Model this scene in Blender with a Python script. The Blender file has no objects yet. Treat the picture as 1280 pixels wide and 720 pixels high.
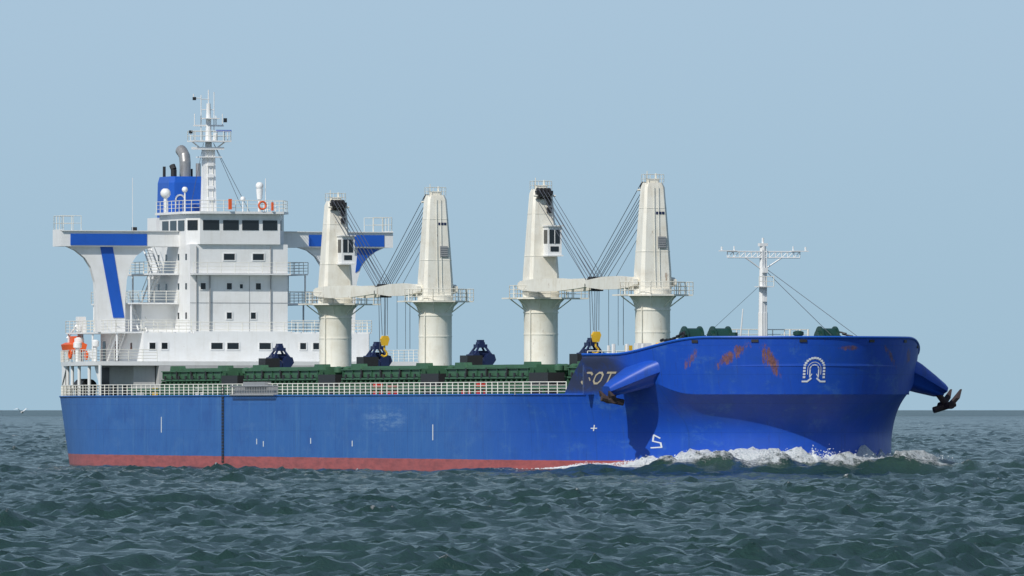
import bpy, math, random
import numpy as np
from mathutils import Vector
random.seed(7); np.random.seed(7)
S=bpy.context.scene
TH=math.radians(18.7); sn,cs=math.sin(TH),math.cos(TH)

# ------------------------------------------------------------------ materials
def newmat(name):
    m=bpy.data.materials.new(name); m.use_nodes=True
    nt=m.node_tree; b=nt.nodes['Principled BSDF']
    return m,nt,b
def mth(nt,op,a,b=None,clamp=False):
    n=nt.nodes.new('ShaderNodeMath'); n.operation=op; n.use_clamp=clamp
    for i,v in enumerate((a,b)):
        if v is None: continue
        if isinstance(v,(int,float)): n.inputs[i].default_value=v
        else: nt.links.new(v,n.inputs[i])
    return n.outputs[0]
def mixc(nt,f,a,b):
    n=nt.nodes.new('ShaderNodeMix'); n.data_type='RGBA'
    for i,v in ((0,f),(6,a),(7,b)):
        if isinstance(v,(int,float)): n.inputs[i].default_value=v
        elif isinstance(v,tuple): n.inputs[i].default_value=v
        else: nt.links.new(v,n.inputs[i])
    return n.outputs[2]
def noise(nt,vec,scale,detail=4,rough=.6,sc=None):
    if sc is not None:
        mp=nt.nodes.new('ShaderNodeMapping'); mp.inputs['Scale'].default_value=sc
        nt.links.new(vec,mp.inputs['Vector']); vec=mp.outputs[0]
    n=nt.nodes.new('ShaderNodeTexNoise'); n.inputs['Scale'].default_value=scale
    n.inputs['Detail'].default_value=detail; n.inputs['Roughness'].default_value=rough
    nt.links.new(vec,n.inputs['Vector']); return n.outputs[0]
def ramp(nt,v,a,b):
    n=nt.nodes.new('ShaderNodeMapRange'); n.inputs[1].default_value=a; n.inputs[2].default_value=b
    n.interpolation_type='SMOOTHSTEP'
    nt.links.new(v,n.inputs[0]); return n.outputs[0]
def paint(name,col,rough=.45,dirt=.25,rust=0.0,metal=0.0,dcol=None):
    m,nt,b=newmat(name)
    co=nt.nodes.new('ShaderNodeTexCoord').outputs['Object']
    c=tuple(col)+(1,)
    d=(dcol if dcol else tuple(x*.55 for x in col))+(1,)
    n1=noise(nt,co,.6,6,.65); n2=noise(nt,co,1.0,4,.6,sc=(3.0,3.0,.35))
    f=mth(nt,'MULTIPLY',ramp(nt,n1,.4,.75),dirt)
    f2=mth(nt,'MULTIPLY',ramp(nt,n2,.5,.8),dirt)
    out=mixc(nt,f,c,d); out=mixc(nt,f2,out,d)
    if rust>0:
        n3=noise(nt,co,1.1,8,.75,sc=(1.6,1.6,.45))
        r=mth(nt,'MULTIPLY',ramp(nt,n3,.72-rust*.25,.80-rust*.2),.75)
        out=mixc(nt,r,out,(.22,.10,.04,1))
    nt.links.new(out,b.inputs['Base Color'])
    b.inputs['Roughness'].default_value=rough; b.inputs['Metallic'].default_value=metal
    return m
WHITE=paint('white_paint',(.78,.79,.79),.4,.28,.24,dcol=(.55,.53,.48))
CREAM=paint('crane_paint',(.80,.78,.70),.45,.45,.46,dcol=(.55,.48,.36))
RAILM=paint('rail_paint',(.78,.77,.70),.5,.3,.25)
BLUE=paint('blue_trim',(.012,.10,.50),.4,.2)
GREEN=paint('hatch_green',(.030,.10,.055),.55,.5,.15,dcol=(.02,.05,.03))
GREEN2=paint('hatch_cover_green',(.045,.13,.07),.55,.5,.2,dcol=(.03,.07,.04))
DGREEN=paint('winch_green',(.010,.05,.04),.4,.4)
NAVY=paint('grab_navy',(.008,.018,.075),.5,.3)
DARK=paint('dark_grease',(.02,.02,.022),.5,.2)
WIRE=paint('wire_rope',(.07,.08,.10),.6,.1)
GREY=paint('galvanised',(.30,.31,.32),.45,.3,.1)
PIPE=paint('exhaust_steel',(.42,.41,.40),.35,.5,.1,metal=.5)
GLASS,nt,b=newmat('window_glass'); b.inputs['Base Color'].default_value=(.012,.016,.02,1); b.inputs['Roughness'].default_value=.08
RED=paint('red_paint',(.6,.03,.02),.45,.2); ORANGE=paint('orange_paint',(.8,.13,.03),.45,.2)
YELLOW=paint('yellow_paint',(.75,.45,.03),.45,.3)
RUST=paint('rusty_anchor',(.045,.032,.032),.8,.4,.3,dcol=(.09,.04,.03))
MARK=paint('white_marking',(.72,.76,.80),.5,.3)
NAMEC=paint('name_lettering',(.66,.58,.42),.5,.4)
DECK=paint('deck_paint',(.10,.13,.10),.7,.5,.3)
DHGREY=paint('deckhouse_grey',(.50,.51,.51),.6,.4,.2)  # plain grey for the deckhouse walls below the poop deck

def hull_mat():
    m,nt,b=newmat('hull_paint')
    co=nt.nodes.new('ShaderNodeTexCoord').outputs['Object']
    sp=nt.nodes.new('ShaderNodeSeparateXYZ'); nt.links.new(co,sp.inputs[0])
    X,Y,Z=sp.outputs
    fx=ramp(nt,X,130,178)
    base=mixc(nt,fx,(.024,.125,.40,1),(.007,.070,.46,1))
    n1=noise(nt,co,.22,6,.7,sc=(1,1,1.6)); base=mixc(nt,mth(nt,'MULTIPLY',ramp(nt,n1,.45,.75),.55),base,(.012,.07,.30,1))
    n2=noise(nt,co,1.0,5,.65,sc=(1.4,1.4,.12)); 
    k=mth(nt,'MULTIPLY',ramp(nt,n2,.50,.78),mth(nt,'SUBTRACT',.50,mth(nt,'MULTIPLY',fx,.36)))
    base=mixc(nt,k,base,(.08,.22,.46,1))
    n5=noise(nt,co,.35,8,.8,sc=(.5,1,1.6))
    base=mixc(nt,mth(nt,'MULTIPLY',ramp(nt,n5,.53,.67),.5),base,(.06,.17,.42,1))
    n6=noise(nt,co,2.0,6,.7,sc=(2,2,.10))
    base=mixc(nt,mth(nt,'MULTIPLY',ramp(nt,n6,.56,.72),.45),base,(.02,.04,.15,1))
    wv=mth(nt,'ABSOLUTE',mth(nt,'SUBTRACT',mth(nt,'FRACT',mth(nt,'MULTIPLY',Z,.42)),.5))
    base=mixc(nt,mth(nt,'MULTIPLY',mth(nt,'LESS_THAN',wv,.014),.22),base,(.006,.04,.2,1))
    wx=mth(nt,'ABSOLUTE',mth(nt,'SUBTRACT',mth(nt,'FRACT',mth(nt,'MULTIPLY',X,.098)),.5))
    base=mixc(nt,mth(nt,'MULTIPLY',mth(nt,'LESS_THAN',wx,.007),.30),base,(.008,.05,.22,1))
    def blob(cx,cz,rx,rz,inv=None):
        a=mth(nt,'POWER',mth(nt,'DIVIDE',mth(nt,'SUBTRACT',X,cx),rx),2)
        c=mth(nt,'POWER',mth(nt,'DIVIDE',mth(nt,'SUBTRACT',Z,cz),rz),2)
        return mth(nt,'SUBTRACT',1,mth(nt,'ADD',a,c),True)
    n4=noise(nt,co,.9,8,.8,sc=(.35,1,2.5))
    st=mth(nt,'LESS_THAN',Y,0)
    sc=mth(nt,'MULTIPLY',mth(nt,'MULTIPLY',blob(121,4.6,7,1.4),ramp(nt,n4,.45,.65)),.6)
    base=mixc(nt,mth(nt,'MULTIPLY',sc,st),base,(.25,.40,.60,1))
    nd=noise(nt,co,.6,5,.7)
    bx=mth(nt,'MULTIPLY',ramp(nt,X,158,167),mth(nt,'SUBTRACT',1,ramp(nt,X,172.5,176)))
    bz=mth(nt,'MULTIPLY',ramp(nt,Z,6.6,7.2),ramp(nt,nd,.2,.5))
    base=mixc(nt,mth(nt,'MULTIPLY',mth(nt,'MULTIPLY',bx,bz),mth(nt,'MULTIPLY',st,.85)),base,(.05,.055,.075,1))
    nr=noise(nt,co,1.3,8,.78,sc=(1.2,1.2,.28))
    r=mth(nt,'MULTIPLY',ramp(nt,nr,.67,.75),.75)
    def blob3(cy,cz,ry,rz,sl=0.0):
        yy=mth(nt,'SUBTRACT',mth(nt,'SUBTRACT',Y,cy),mth(nt,'MULTIPLY',mth(nt,'SUBTRACT',Z,cz),sl))
        a=mth(nt,'POWER',mth(nt,'DIVIDE',yy,ry),2)
        c=mth(nt,'POWER',mth(nt,'DIVIDE',mth(nt,'SUBTRACT',Z,cz),rz),2)
        return mth(nt,'MULTIPLY',mth(nt,'SUBTRACT',1,mth(nt,'ADD',a,c),True),mth(nt,'GREATER_THAN',X,172))
    nq=noise(nt,co,1.5,9,.8,sc=(1.8,1.8,.55))
    for (cy,cz,ry,rz,sl,am) in ((-7.0,9.9,.8,1.4,.9,.85),(-4.4,9.5,.75,1.7,-.5,.9),(-4.0,8.7,.5,.9,-.5,.8),(6.6,9.9,.5,1.4,-.9,.8),(9.3,10.0,.45,1.0,0,.7),(2.2,10.5,1.3,.3,0,.7),(-9.6,9.6,.4,1.0,.3,.7)):
        bl=ramp(nt,mth(nt,'ADD',mth(nt,'MULTIPLY',blob3(cy,cz,ry,rz,sl),.75),mth(nt,'MULTIPLY',mth(nt,'SUBTRACT',nq,.5),3.2)),.38,.75)
        bl=mth(nt,'MULTIPLY',bl,ramp(nt,blob3(cy,cz,ry,rz,sl),.0,.25))
        r=mth(nt,'MAXIMUM',r,mth(nt,'MULTIPLY',bl,am))
    rcol=mixc(nt,ramp(nt,noise(nt,co,4,5,.7),.35,.65),(.13,.05,.02,1),(.26,.11,.045,1))
    base=mixc(nt,r,base,rcol)
    nb=noise(nt,co,.8,6,.8,sc=(.5,.5,2)); zz=mth(nt,'ADD',Z,mth(nt,'MULTIPLY',mth(nt,'SUBTRACT',nb,.5),.12))
    rc=mixc(nt,ramp(nt,noise(nt,co,1.2,6,.75,sc=(.5,.5,2)),.35,.7),(.42,.10,.095,1),(.26,.065,.065,1))
    rc=mixc(nt,mth(nt,'MULTIPLY',mth(nt,'SUBTRACT',1,ramp(nt,Z,.0,.3)),.8),rc,(.05,.05,.045,1))
    base=mixc(nt,mth(nt,'LESS_THAN',zz,1.22),base,rc)
    nt.links.new(base,b.inputs['Base Color'])
    b.inputs['Roughness'].default_value=.45
    bp=nt.nodes.new('ShaderNodeBump'); bp.inputs['Strength'].default_value=.6; bp.inputs['Distance'].default_value=.12
    nt.links.new(noise(nt,co,.35,3,.5,sc=(1,1,.8)),bp.inputs['Height']); nt.links.new(bp.outputs[0],b.inputs['Normal'])
    return m
HULL=hull_mat()

# ------------------------------------------------------------------ geometry helpers
root=bpy.data.objects.new('cargo_ship',None); S.collection.objects.link(root)
def mkobj(name,V,F,mat,parent=root,smooth=False,angle=35):
    me=bpy.data.meshes.new(name); me.from_pydata([tuple(v) for v in V],[],F); me.update()
    if smooth:
        me.polygons.foreach_set('use_smooth',[True]*len(me.polygons))
        me.set_sharp_from_angle(angle=math.radians(angle))
    me.materials.append(mat)
    o=bpy.data.objects.new(name,me); S.collection.objects.link(o)
    if parent: o.parent=parent
    return o
class P:
    def __init__(s,name,mat,smooth=True): s.n=name;s.m=mat;s.V=[];s.F=[];s.s=smooth
    def add(s,V,F):
        k=len(s.V); s.V+= [tuple(v) for v in V]; s.F+=[tuple(i+k for i in f) for f in F]
    def box(s,x0,x1,y0,y1,z0,z1):
        V=[(x,y,z) for z in (z0,z1) for x,y in ((x0,y0),(x1,y0),(x1,y1),(x0,y1))]
        s.add(V,[(3,2,1,0),(4,5,6,7),(0,1,5,4),(1,2,6,5),(2,3,7,6),(3,0,4,7)])
    def loft(s,rings,cap=True):
        n=len(rings[0]); V=[v for r in rings for v in r]; F=[]
        for i in range(len(rings)-1):
            for j in range(n):
                a=i*n+j; b_=i*n+(j+1)%n; F.append((a,b_,b_+n,a+n))
        if cap: F.append(tuple(range(n))[::-1]); F.append(tuple(range((len(rings)-1)*n,len(rings)*n)))
        s.add(V,F)
    def tube(s,p0,p1,r0,r1=None,n=12):
        r1=r0 if r1 is None else r1
        p0=Vector(p0);p1=Vector(p1);d=(p1-p0).normalized()
        a=d.cross(Vector((0,0,1)) if abs(d.z)<.95 else Vector((1,0,0))).normalized(); b_=d.cross(a)
        R=[]
        for p,r in ((p0,r0),(p1,r1)):
            R.append([p+a*r*math.cos(t*2*math.pi/n)+b_*r*math.sin(t*2*math.pi/n) for t in range(n)])
        s.loft(R)
    def path(s,pts,r,n=8):
        for a,b_ in zip(pts[:-1],pts[1:]): s.tube(a,b_,r,r,n)
    def cone(s,x,y,prof,n=28):
        s.loft([[(x+r*math.cos(t*2*math.pi/n),y+r*math.sin(t*2*math.pi/n),z) for t in range(n)] for z,r in prof])
    def prism_y(s,poly,y0,y1):
        s.loft([[(x,y,z) for x,z in poly] for y in (y0,y1)])
    def prism_x(s,poly,x0,x1):
        s.loft([[(x,y,z) for y,z in poly] for x in (x0,x1)])
    def ball(s,c,r,seg=12,sz=1.0):
        R=[]
        for i in range(1,seg//2):
            a=math.pi*i/(seg//2)
            R.append([(c[0]+r*math.sin(a)*math.cos(t*2*math.pi/seg),c[1]+r*math.sin(a)*math.sin(t*2*math.pi/seg),c[2]-r*sz*math.cos(a)) for t in range(seg)])
        s.loft(R)
    def rail(s,pts,h=1.1,nr=3,sp=1.6,r=.035):
        for a,b_ in zip(pts[:-1],pts[1:]):
            a=Vector(a);b_=Vector(b_);L=(b_-a).length; n=max(1,int(round(L/sp)))
            for i in range(n+1):
                p=a.lerp(b_,i/n); s.tube(p,p+Vector((0,0,h)),r*1.15,n=4)
            for k in range(nr):
                z=Vector((0,0,h*(k+1)/nr)); s.tube(a+z,b_+z,r if k==nr-1 else r*.75,n=4)
    def done(s,angle=35): return mkobj(s.n,s.V,s.F,s.m,smooth=s.s,angle=angle)

def sst(x):
    x=min(1,max(0,x)); return x*x*(3-2*x)
# ------------------------------------------------------------------ hull
XA=9.0; BM=16.1; ZD=6.7
def stern_b(X,z):
    t=min(1,(X-XA)/24); b=12.5+3.6*math.sin(t*math.pi/2)
    dz=max(0,(ZD-z))/ZD
    return b-dz*1.0*(1-t)-max(0,-z)*.8*(1-t)
def zkn(phi):
    Xu=156+31.5*math.sin(phi); return 9.7-3.0*sst((Xu-172.5)/9.5)
def bow_pt(phi,z,side=-1,off=0):
    s=math.sin(phi); c=math.cos(phi)
    Xu=156+31.5*s
    zk=zkn(phi); z0=1.5+1.6*sst((Xu-172)/10)
    if z<zk: f=max(0,(z-z0)/(zk-z0))**2.0
    else: f=1+.055*(z-zk)
    X=145+39.5*s+f*(11-8*s)
    return Vector((X+off*s,side*(BM*c*(1+(.04*(f-1) if f>1 else 0))+off*c),z))
def ztop(phi):
    Xu=156+31.5*math.sin(phi); return 10.0+1.35*sst((Xu-173.5)/9)
PHS=math.asin((169.3-156)/31.5)
zs=[-4,-2,-.8]+[i*ZD/20 for i in range(21)]
def colset(side):
    cols=[]
    for i in range(15):
        X=XA+27*i/15; cols.append([Vector((X,side*stern_b(X,z),z)) for z in zs])
    for i in range(20):
        X=36+ i*5.2; cols.append([Vector((X,side*BM,z)) for z in zs])
    for i in range(71):
        ph=math.pi/2*i/70; cols.append([bow_pt(ph,z,side) for z in zs])
    return cols
cs_=colset(-1); cp_=colset(1)[:-1][::-1]
cols=cs_+cp_
V=[v for c in cols for v in c]; n=len(zs); F=[]
for i in range(len(cols)-1):
    for j in range(n-1): F.append((i*n+j,(i+1)*n+j,(i+1)*n+j+1,i*n+j+1))
F.append(tuple(list(range(n))[::1]+[ (len(cols)-1)*n+j for j in range(n)][::-1])[::-1])
mkobj('hull_shell',V,F,HULL,smooth=True,angle=30)
phs=[PHS+(math.pi/2-PHS)*i/60 for i in range(61)]
def fcol(ph,side):
    zk=max(zkn(ph),ZD+.05); zt=ztop(ph); r=[ZD+(zk-ZD)*k/7 for k in range(7)]+[zk+(zt-zk)*k/6 for k in range(7)]
    return [bow_pt(ph,z,side) for z in r]
fc=[fcol(p,-1) for p in phs]+[fcol(p,1) for p in phs[:-1][::-1]]
V=[v for c in fc for v in c]; n=len(fc[0]); F=[]
for i in range(len(fc)-1):
    for j in range(n-1): F.append((i*n+j,(i+1)*n+j,(i+1)*n+j+1,i*n+j+1))
k0=len(V)
for c in fc:
    t=c[-1]; q=Vector((t.x-.35,t.y*.975,t.z)); V+= [q,Vector((q.x,q.y,9.0))]
for i in range(len(fc)-1):
    a=i*n+n-1; b_=(i+1)*n+n-1; F.append((a,b_,k0+2*(i+1),k0+2*i)); F.append((k0+2*i,k0+2*(i+1),k0+2*(i+1)+1,k0+2*i+1))
mkobj('forecastle_shell',V,F,HULL,smooth=True,angle=22)
g=P('bulwark_cap_rail',BLUE); g.path([c[n-1]+Vector((0,0,.02)) for c in fc],.11,6); g.done()
g=P('deck_edge_bar',HULL); g.path([Vector((XA,-12.5,ZD))]+[c[-1] for c in cs_[:60] if c[-1].x<169.5],.09,6); g.done()
d=P('main_deck',DECK,False); pts=[c[-1]-Vector((0,0,.05)) for c in cs_[:62]]; pp=[Vector((p.x,-p.y,p.z)) for p in pts][::-1]
d.add(pts+pp,[tuple(range(len(pts)*2))]); d.done()
d=P('forecastle_deck',DECK,False); pts=[Vector((c[-1].x-.4,c[-1].y*.97,9.0)) for c in fc]; d.add(pts,[tuple(range(len(pts)))]); d.done()
q=fc[0]; d=P('forecastle_bulkhead',HULL,False); bb=abs(q[-1].y)-.2
d.box(168.9,169.2,-bb,bb,ZD,9.9)
d.done()

def ribbon(part,pts,w,mapf):
    for a,b_ in zip(pts[:-1],pts[1:]):
        a=Vector(a);b_=Vector(b_);dd=(b_-a); L=dd.length; dd/=L; nn=Vector((-dd.y,dd.x))*w/2; a2=a-dd*w*.3; b2=b_+dd*w*.3
        m=max(1,int(L/.25)); V=[];F=[]
        for i in range(m+1):
            p=a2.lerp(b2,i/m); V+=[mapf(p+nn),mapf(p-nn)]
        for i in range(m): F.append((2*i,2*i+1,2*i+3,2*i+2))
        part.add(V,F)
side=lambda q: Vector((q.x,-BM-.012,q.y))
mk=P('hull_markings',MARK,False)
for x,z0,z1 in ((54.5,3.4,4.7),(134.5,2.9,4.1)): ribbon(mk,[(x,z0),(x,z1)],.25,side)
for x,z in ((84,2.4),(86,2.2),(112,2.3),(100,2.5)): ribbon(mk,[(x,z),(x,z+.35)],.25,side)
bowm=lambda ph0,rate: (lambda q: bow_pt(ph0+q.x*rate,q.y,-1,.02))
fb=bowm(.60,1/16.)
ribbon(mk,[(0,3.9),(.4,3.9)],.08,fb); ribbon(mk,[(.2,3.7),(.2,4.15)],.08,fb)
fb=bowm(.86,1/14.)
ribbon(mk,[(.5,3.1),(.15,3.35),(.1,2.85),(.55,2.7),(.6,2.35),(.0,2.3)],.10,fb)
mk.done()
nm=P('ship_name_lettering',NAMEC,False)
fb=bowm(.495,1/27.)
lw=.16
ribbon(nm,[(1.0,8.35),(.75,8.5),(.25,8.5),(.0,8.3),(.2,8.08),(.8,8.03),(1.0,7.85),(.75,7.62),(.25,7.62),(.0,7.78)],lw,fb)
ribbon(nm,[(1.75,8.5),(2.1,8.5),(2.35,8.3),(2.35,7.85),(2.1,7.62),(1.75,7.62),(1.5,7.85),(1.5,8.3),(1.75,8.5)],lw,fb)
ribbon(nm,[(2.75,8.5),(3.65,8.5)],lw,fb); ribbon(nm,[(3.2,8.5),(3.2,7.55)],lw,fb)
nm.done()
em=P('bow_emblem',MARK,False)
def fe(q):
    y=q.x-.9; ph=math.acos(min(1,abs(y)/BM)); return bow_pt(ph,q.y,(-1 if y<0 else 1),.03)
def arch(R,zc,leg,w,n=16,z0=None):
    pts=[(-R,zc-leg)]+[(-R*math.cos(math.pi*i/n),zc+R*math.sin(math.pi*i/n)) for i in range(n+1)]+[(R,zc-leg)]
    ribbon(em,pts,w,fe)
arch(.36,8.75,.65,.10); arch(.55,8.78,.45,.05)
for i in range(13):
    a=math.pi*i/12; R=.82
    p=(-R*math.cos(a),8.85+R*math.sin(a)); ribbon(em,[(p[0]-.05,p[1]),(p[0]+.05,p[1])],.17,fe)
for sx in (-1,1):
    for k in range(3): ribbon(em,[(sx*.82-.05,8.6-.25*k),(sx*.82+.05,8.6-.25*k)],.17,fe)
    ribbon(em,[(sx*.25,8.0),(sx*.55,7.75),(sx*.95,7.75)],.14,fe)
    ribbon(em,[(sx*.36,8.1),(sx*.2,8.35)],.08,fe)
em.done()

for sd in (-1,1):
    bp=P('anchor_bolster',HULL)
    prof=[(8.2,9.1,3.5,1.0),(10.4,8.85,3.2,1.2),(11.9,8.25,2.5,1.05),(13.3,7.62,1.8,.8),(14.5,7.08,1.15,.55),(14.8,6.95,.95,.42)]
    R=[]
    for y,z,hx,hz in prof:
        ring=[]
        for t in range(32):
            a=t*2*math.pi/32; ca,sa=math.cos(a),math.sin(a)
            x=hx*math.copysign(abs(ca)**.45,ca); zz=hz*math.copysign(abs(sa)**.5,sa)
            ring.append((176.2+x-(.6 if zz<0 else 0),sd*(y+ (zz*.30)),z+zz))
        R.append(ring)
    bp.loft(R); bp.done(40)
    an=P('anchor',RUST)
    ax,ay,az=176.4,sd*14.5,6.9
    out=sd*.45
    if sd<0: ay=-14.3; az=7.35; out=-.25
    an.tube((ax,ay-sd*.8,az+.5),(ax,ay+out,az-1.0),.24,.28,8)
    cr=Vector((ax,ay+out,az-1.1))
    an.tube(cr+Vector((-1.1,-sd*.1,0)),cr+Vector((1.1,sd*.1,0)),.3,.3,8)
    tz=1.0 if sd>0 else .55; ty=1.0 if sd>0 else .6
    for f_ in (-1,1):
        bx=cr+Vector((f_*.85,sd*.0,0)); 
        an.loft([[bx+Vector((dx*.34,sd*.22*dy,0)) for dx,dy in ((-1,-1),(1,-1),(1,1),(-1,1))],
                 [bx+Vector((f_*.22+dx*.38,sd*(.5*ty+.18*dy),.6*tz)) for dx,dy in ((-1,-1),(1,-1),(1,1),(-1,1))],
                 [bx+Vector((f_*.3+dx*.08,sd*(.9*ty+.06*dy),1.35*tz)) for dx,dy in ((-1,-1),(1,-1),(1,1),(-1,1))]])
    an.tube(cr+Vector((0,-sd*1.1,-.40*tz)),cr+Vector((0,sd*.8,.15)),.27,.27,8)
    an.done()

r=P('main_deck_railing',RAILM,False)
def sidepts(s_): return [(X,s_*(stern_b(X,ZD)-.15),ZD) for X in (9.2,13,17,21,25,29,33)]+[(X,s_*15.95,ZD) for X in (37,156)]+[tuple(bow_pt(.30,ZD,s_)*1-Vector((0,s_*.2,0))),tuple(bow_pt(PHS,ZD,s_)-Vector((0,s_*.2,0)))]
for s_ in (-1,1): r.rail(sidepts(s_),1.05,4,1.5,.045)
r.rail([(9.2,-12.3,ZD),(9.2,12.3,ZD)],1.05,4,1.5,.045)
r.done()
hc=P('hatch_coamings',GREEN,False); hv=P('hatch_covers',GREEN2,False); hd=P('hatch_fittings',DARK,False)
hatches=[(35,53.5),(61,83),(90.5,112.5),(120,142),(149.5,162)]
for x0,x1 in hatches:
    w=9.7 if x1<150 else 8.6
    hc.box(x0,x1,-w,w,ZD-.05,8.25)
    hv.box(x0-.3,x1+.3,-w-.25,w+.25,8.33,9.05)
    hv.box(x0+.2,x1-.2,-w+.5,w-.5,9.05,9.32)
    m=int((x1-x0)/1.3)
    for i in range(m+1):
        x=x0+(x1-x0)*i/m
        for s_ in (-1,1):
            hv.loft([[(x-.06,s_*w,ZD),(x+.06,s_*w,ZD),(x+.06,s_*(w+1.15),ZD),(x-.06,s_*(w+1.15),ZD)],[(x-.06,s_*w,8.1),(x+.06,s_*w,8.1),(x+.06,s_*(w+.4),8.1),(x-.06,s_*(w+.4),8.1)]])
            if i%2==0: hc.box(x-.07,x+.07,s_*(w+.25) if s_>0 else -w-.36,w+.36 if s_>0 else -w-.25,8.36,9.0)
    for s_ in (-1,1):
        a,b_=sorted((s_*w,s_*(w+.5))); hv.box(x0,x1,a,b_,8.12,8.27)
        a,b_=sorted((s_*w,s_*(w+.3))); hc.box(x0,x1,a,b_,7.4,7.46)
        a,b_=sorted((s_*(w+.25),s_*(w+.42))); hv.box(x0-.3,x1+.3,a,b_,8.97,9.06)
        hd.box(x0,x1,*sorted((s_*(w+.02),s_*(w+.2))),8.268,8.335)
        for i in range(int((x1-x0)/2.2)):
            x=x0+1+i*2.2; a,b_=sorted((s_*(w+.42),s_*(w+.52))); hd.box(x,x+.4,a,b_,8.2,8.6)
    for f_ in (.25,.5,.75):
        x=x0+(x1-x0)*f_; hd.box(x-.14,x+.14,-w-.43,w+.43,8.3,9.08)
    for e in (x0,x1):
        sg=1 if e==x0 else -1
        for s_ in (-1,1): hv.prism_y([(e+sg*.2,9.05),(e+sg*3.2,9.05),(e+sg*2.9,9.55),(e+sg*.4,9.55)],*sorted((s_*(w-.3),s_*(w-1.0))))
    for i in range(17):
        y=-w+2*w*i/16; hc.box(x1,x1+.35,y-.05,y+.05,ZD,8.25); hv.box(x1+.3,x1+.42,y-.06,y+.06,8.35,8.95)
hc.done(); hv.done(); hd.done()
dh=P('crane_base_houses',GREEN,False); dg=P('deck_pipes_and_vents',GREEN2); dw=P('deck_lockers',WHITE,False); dyl=P('deck_yellow_gear',YELLOW,False); drd=P('deck_red_gear',RED,False)
dbk=P('deck_dark_gear',DARK,False)
cranes=[57,86.5,116,145.5]
for xc in cranes:
    dh.box(xc-2.7,xc+2.7,-5.5,5.5,ZD-.05,9.2)
    for k in range(5):
        y=-8.5+random.random()*2; x=xc-2.5+k*1.2
        dg.tube((x,y,ZD),(x,y,8.2+random.random()),.22,n=8); dg.cone(x,y,[(8.6,.2),(8.8,.42),(9.2,.42),(9.35,.15)],12)
    dg.box(xc-3,xc+3,-7.2,-6.2,ZD,8.0)
    dbk.box(xc-2.5,xc+2.5,-10.3,-8.8,ZD,8.6); dbk.box(xc-1.5,xc+.6,-7,-5.6,9.0,10.2)
for x in np.arange(38,166,4.1):
    dg.box(x-.1,x+.1,-13.8,-13.6,ZD,7.4)
    if random.random()<.55: 
        [dw,drd,dyl,dg][random.choice([0,1,3,3,3])].box(x,x+.6+random.random(),-12.8,-12.2,ZD,7.3+random.random()*.5)
dg.path([(36,-13.7,7.3),(166,-13.7,7.3)],.13,6); dg.path([(36,-13.3,7.15),(166,-13.3,7.15)],.09,6)
dh.done(); dg.done(); dw.done(); drd.done(); dbk.done()
dyl.box(40,40.5,-12.6,-12.2,ZD,7.5); dyl.done()
for xc in (39.7,69.5,99.3,129.5):
    gb=P('clamshell_grab',NAVY)
    z=9.32
    for s_ in (-1,1):
        gb.prism_x([(s_*.03,z),(s_*.75,z),(s_*1.15,z+.55),(s_*1.0,z+1.05),(s_*.45,z+1.15),(s_*.03,z+.5)],xc-1.0,xc+1.0)
        for xx in (-.8,.8): gb.tube((xc+xx,s_*.85,z+.9),(xc+xx*.5,s_*.2,z+1.9),.12,.1,6)
    gb.box(xc-.6,xc+.6,-.45,.45,z+1.65,z+1.95); gb.tube((xc-.5,0,z+2.0),(xc+.5,0,z+2.0),.28,n=12)
    gb.box(xc-.4,xc+.4,-.22,.22,z+2.15,z+2.35); gb.tube((xc,-.8,z+1.1),(xc,.8,z+1.1),.3,n=10)
    gb.done()

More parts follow.
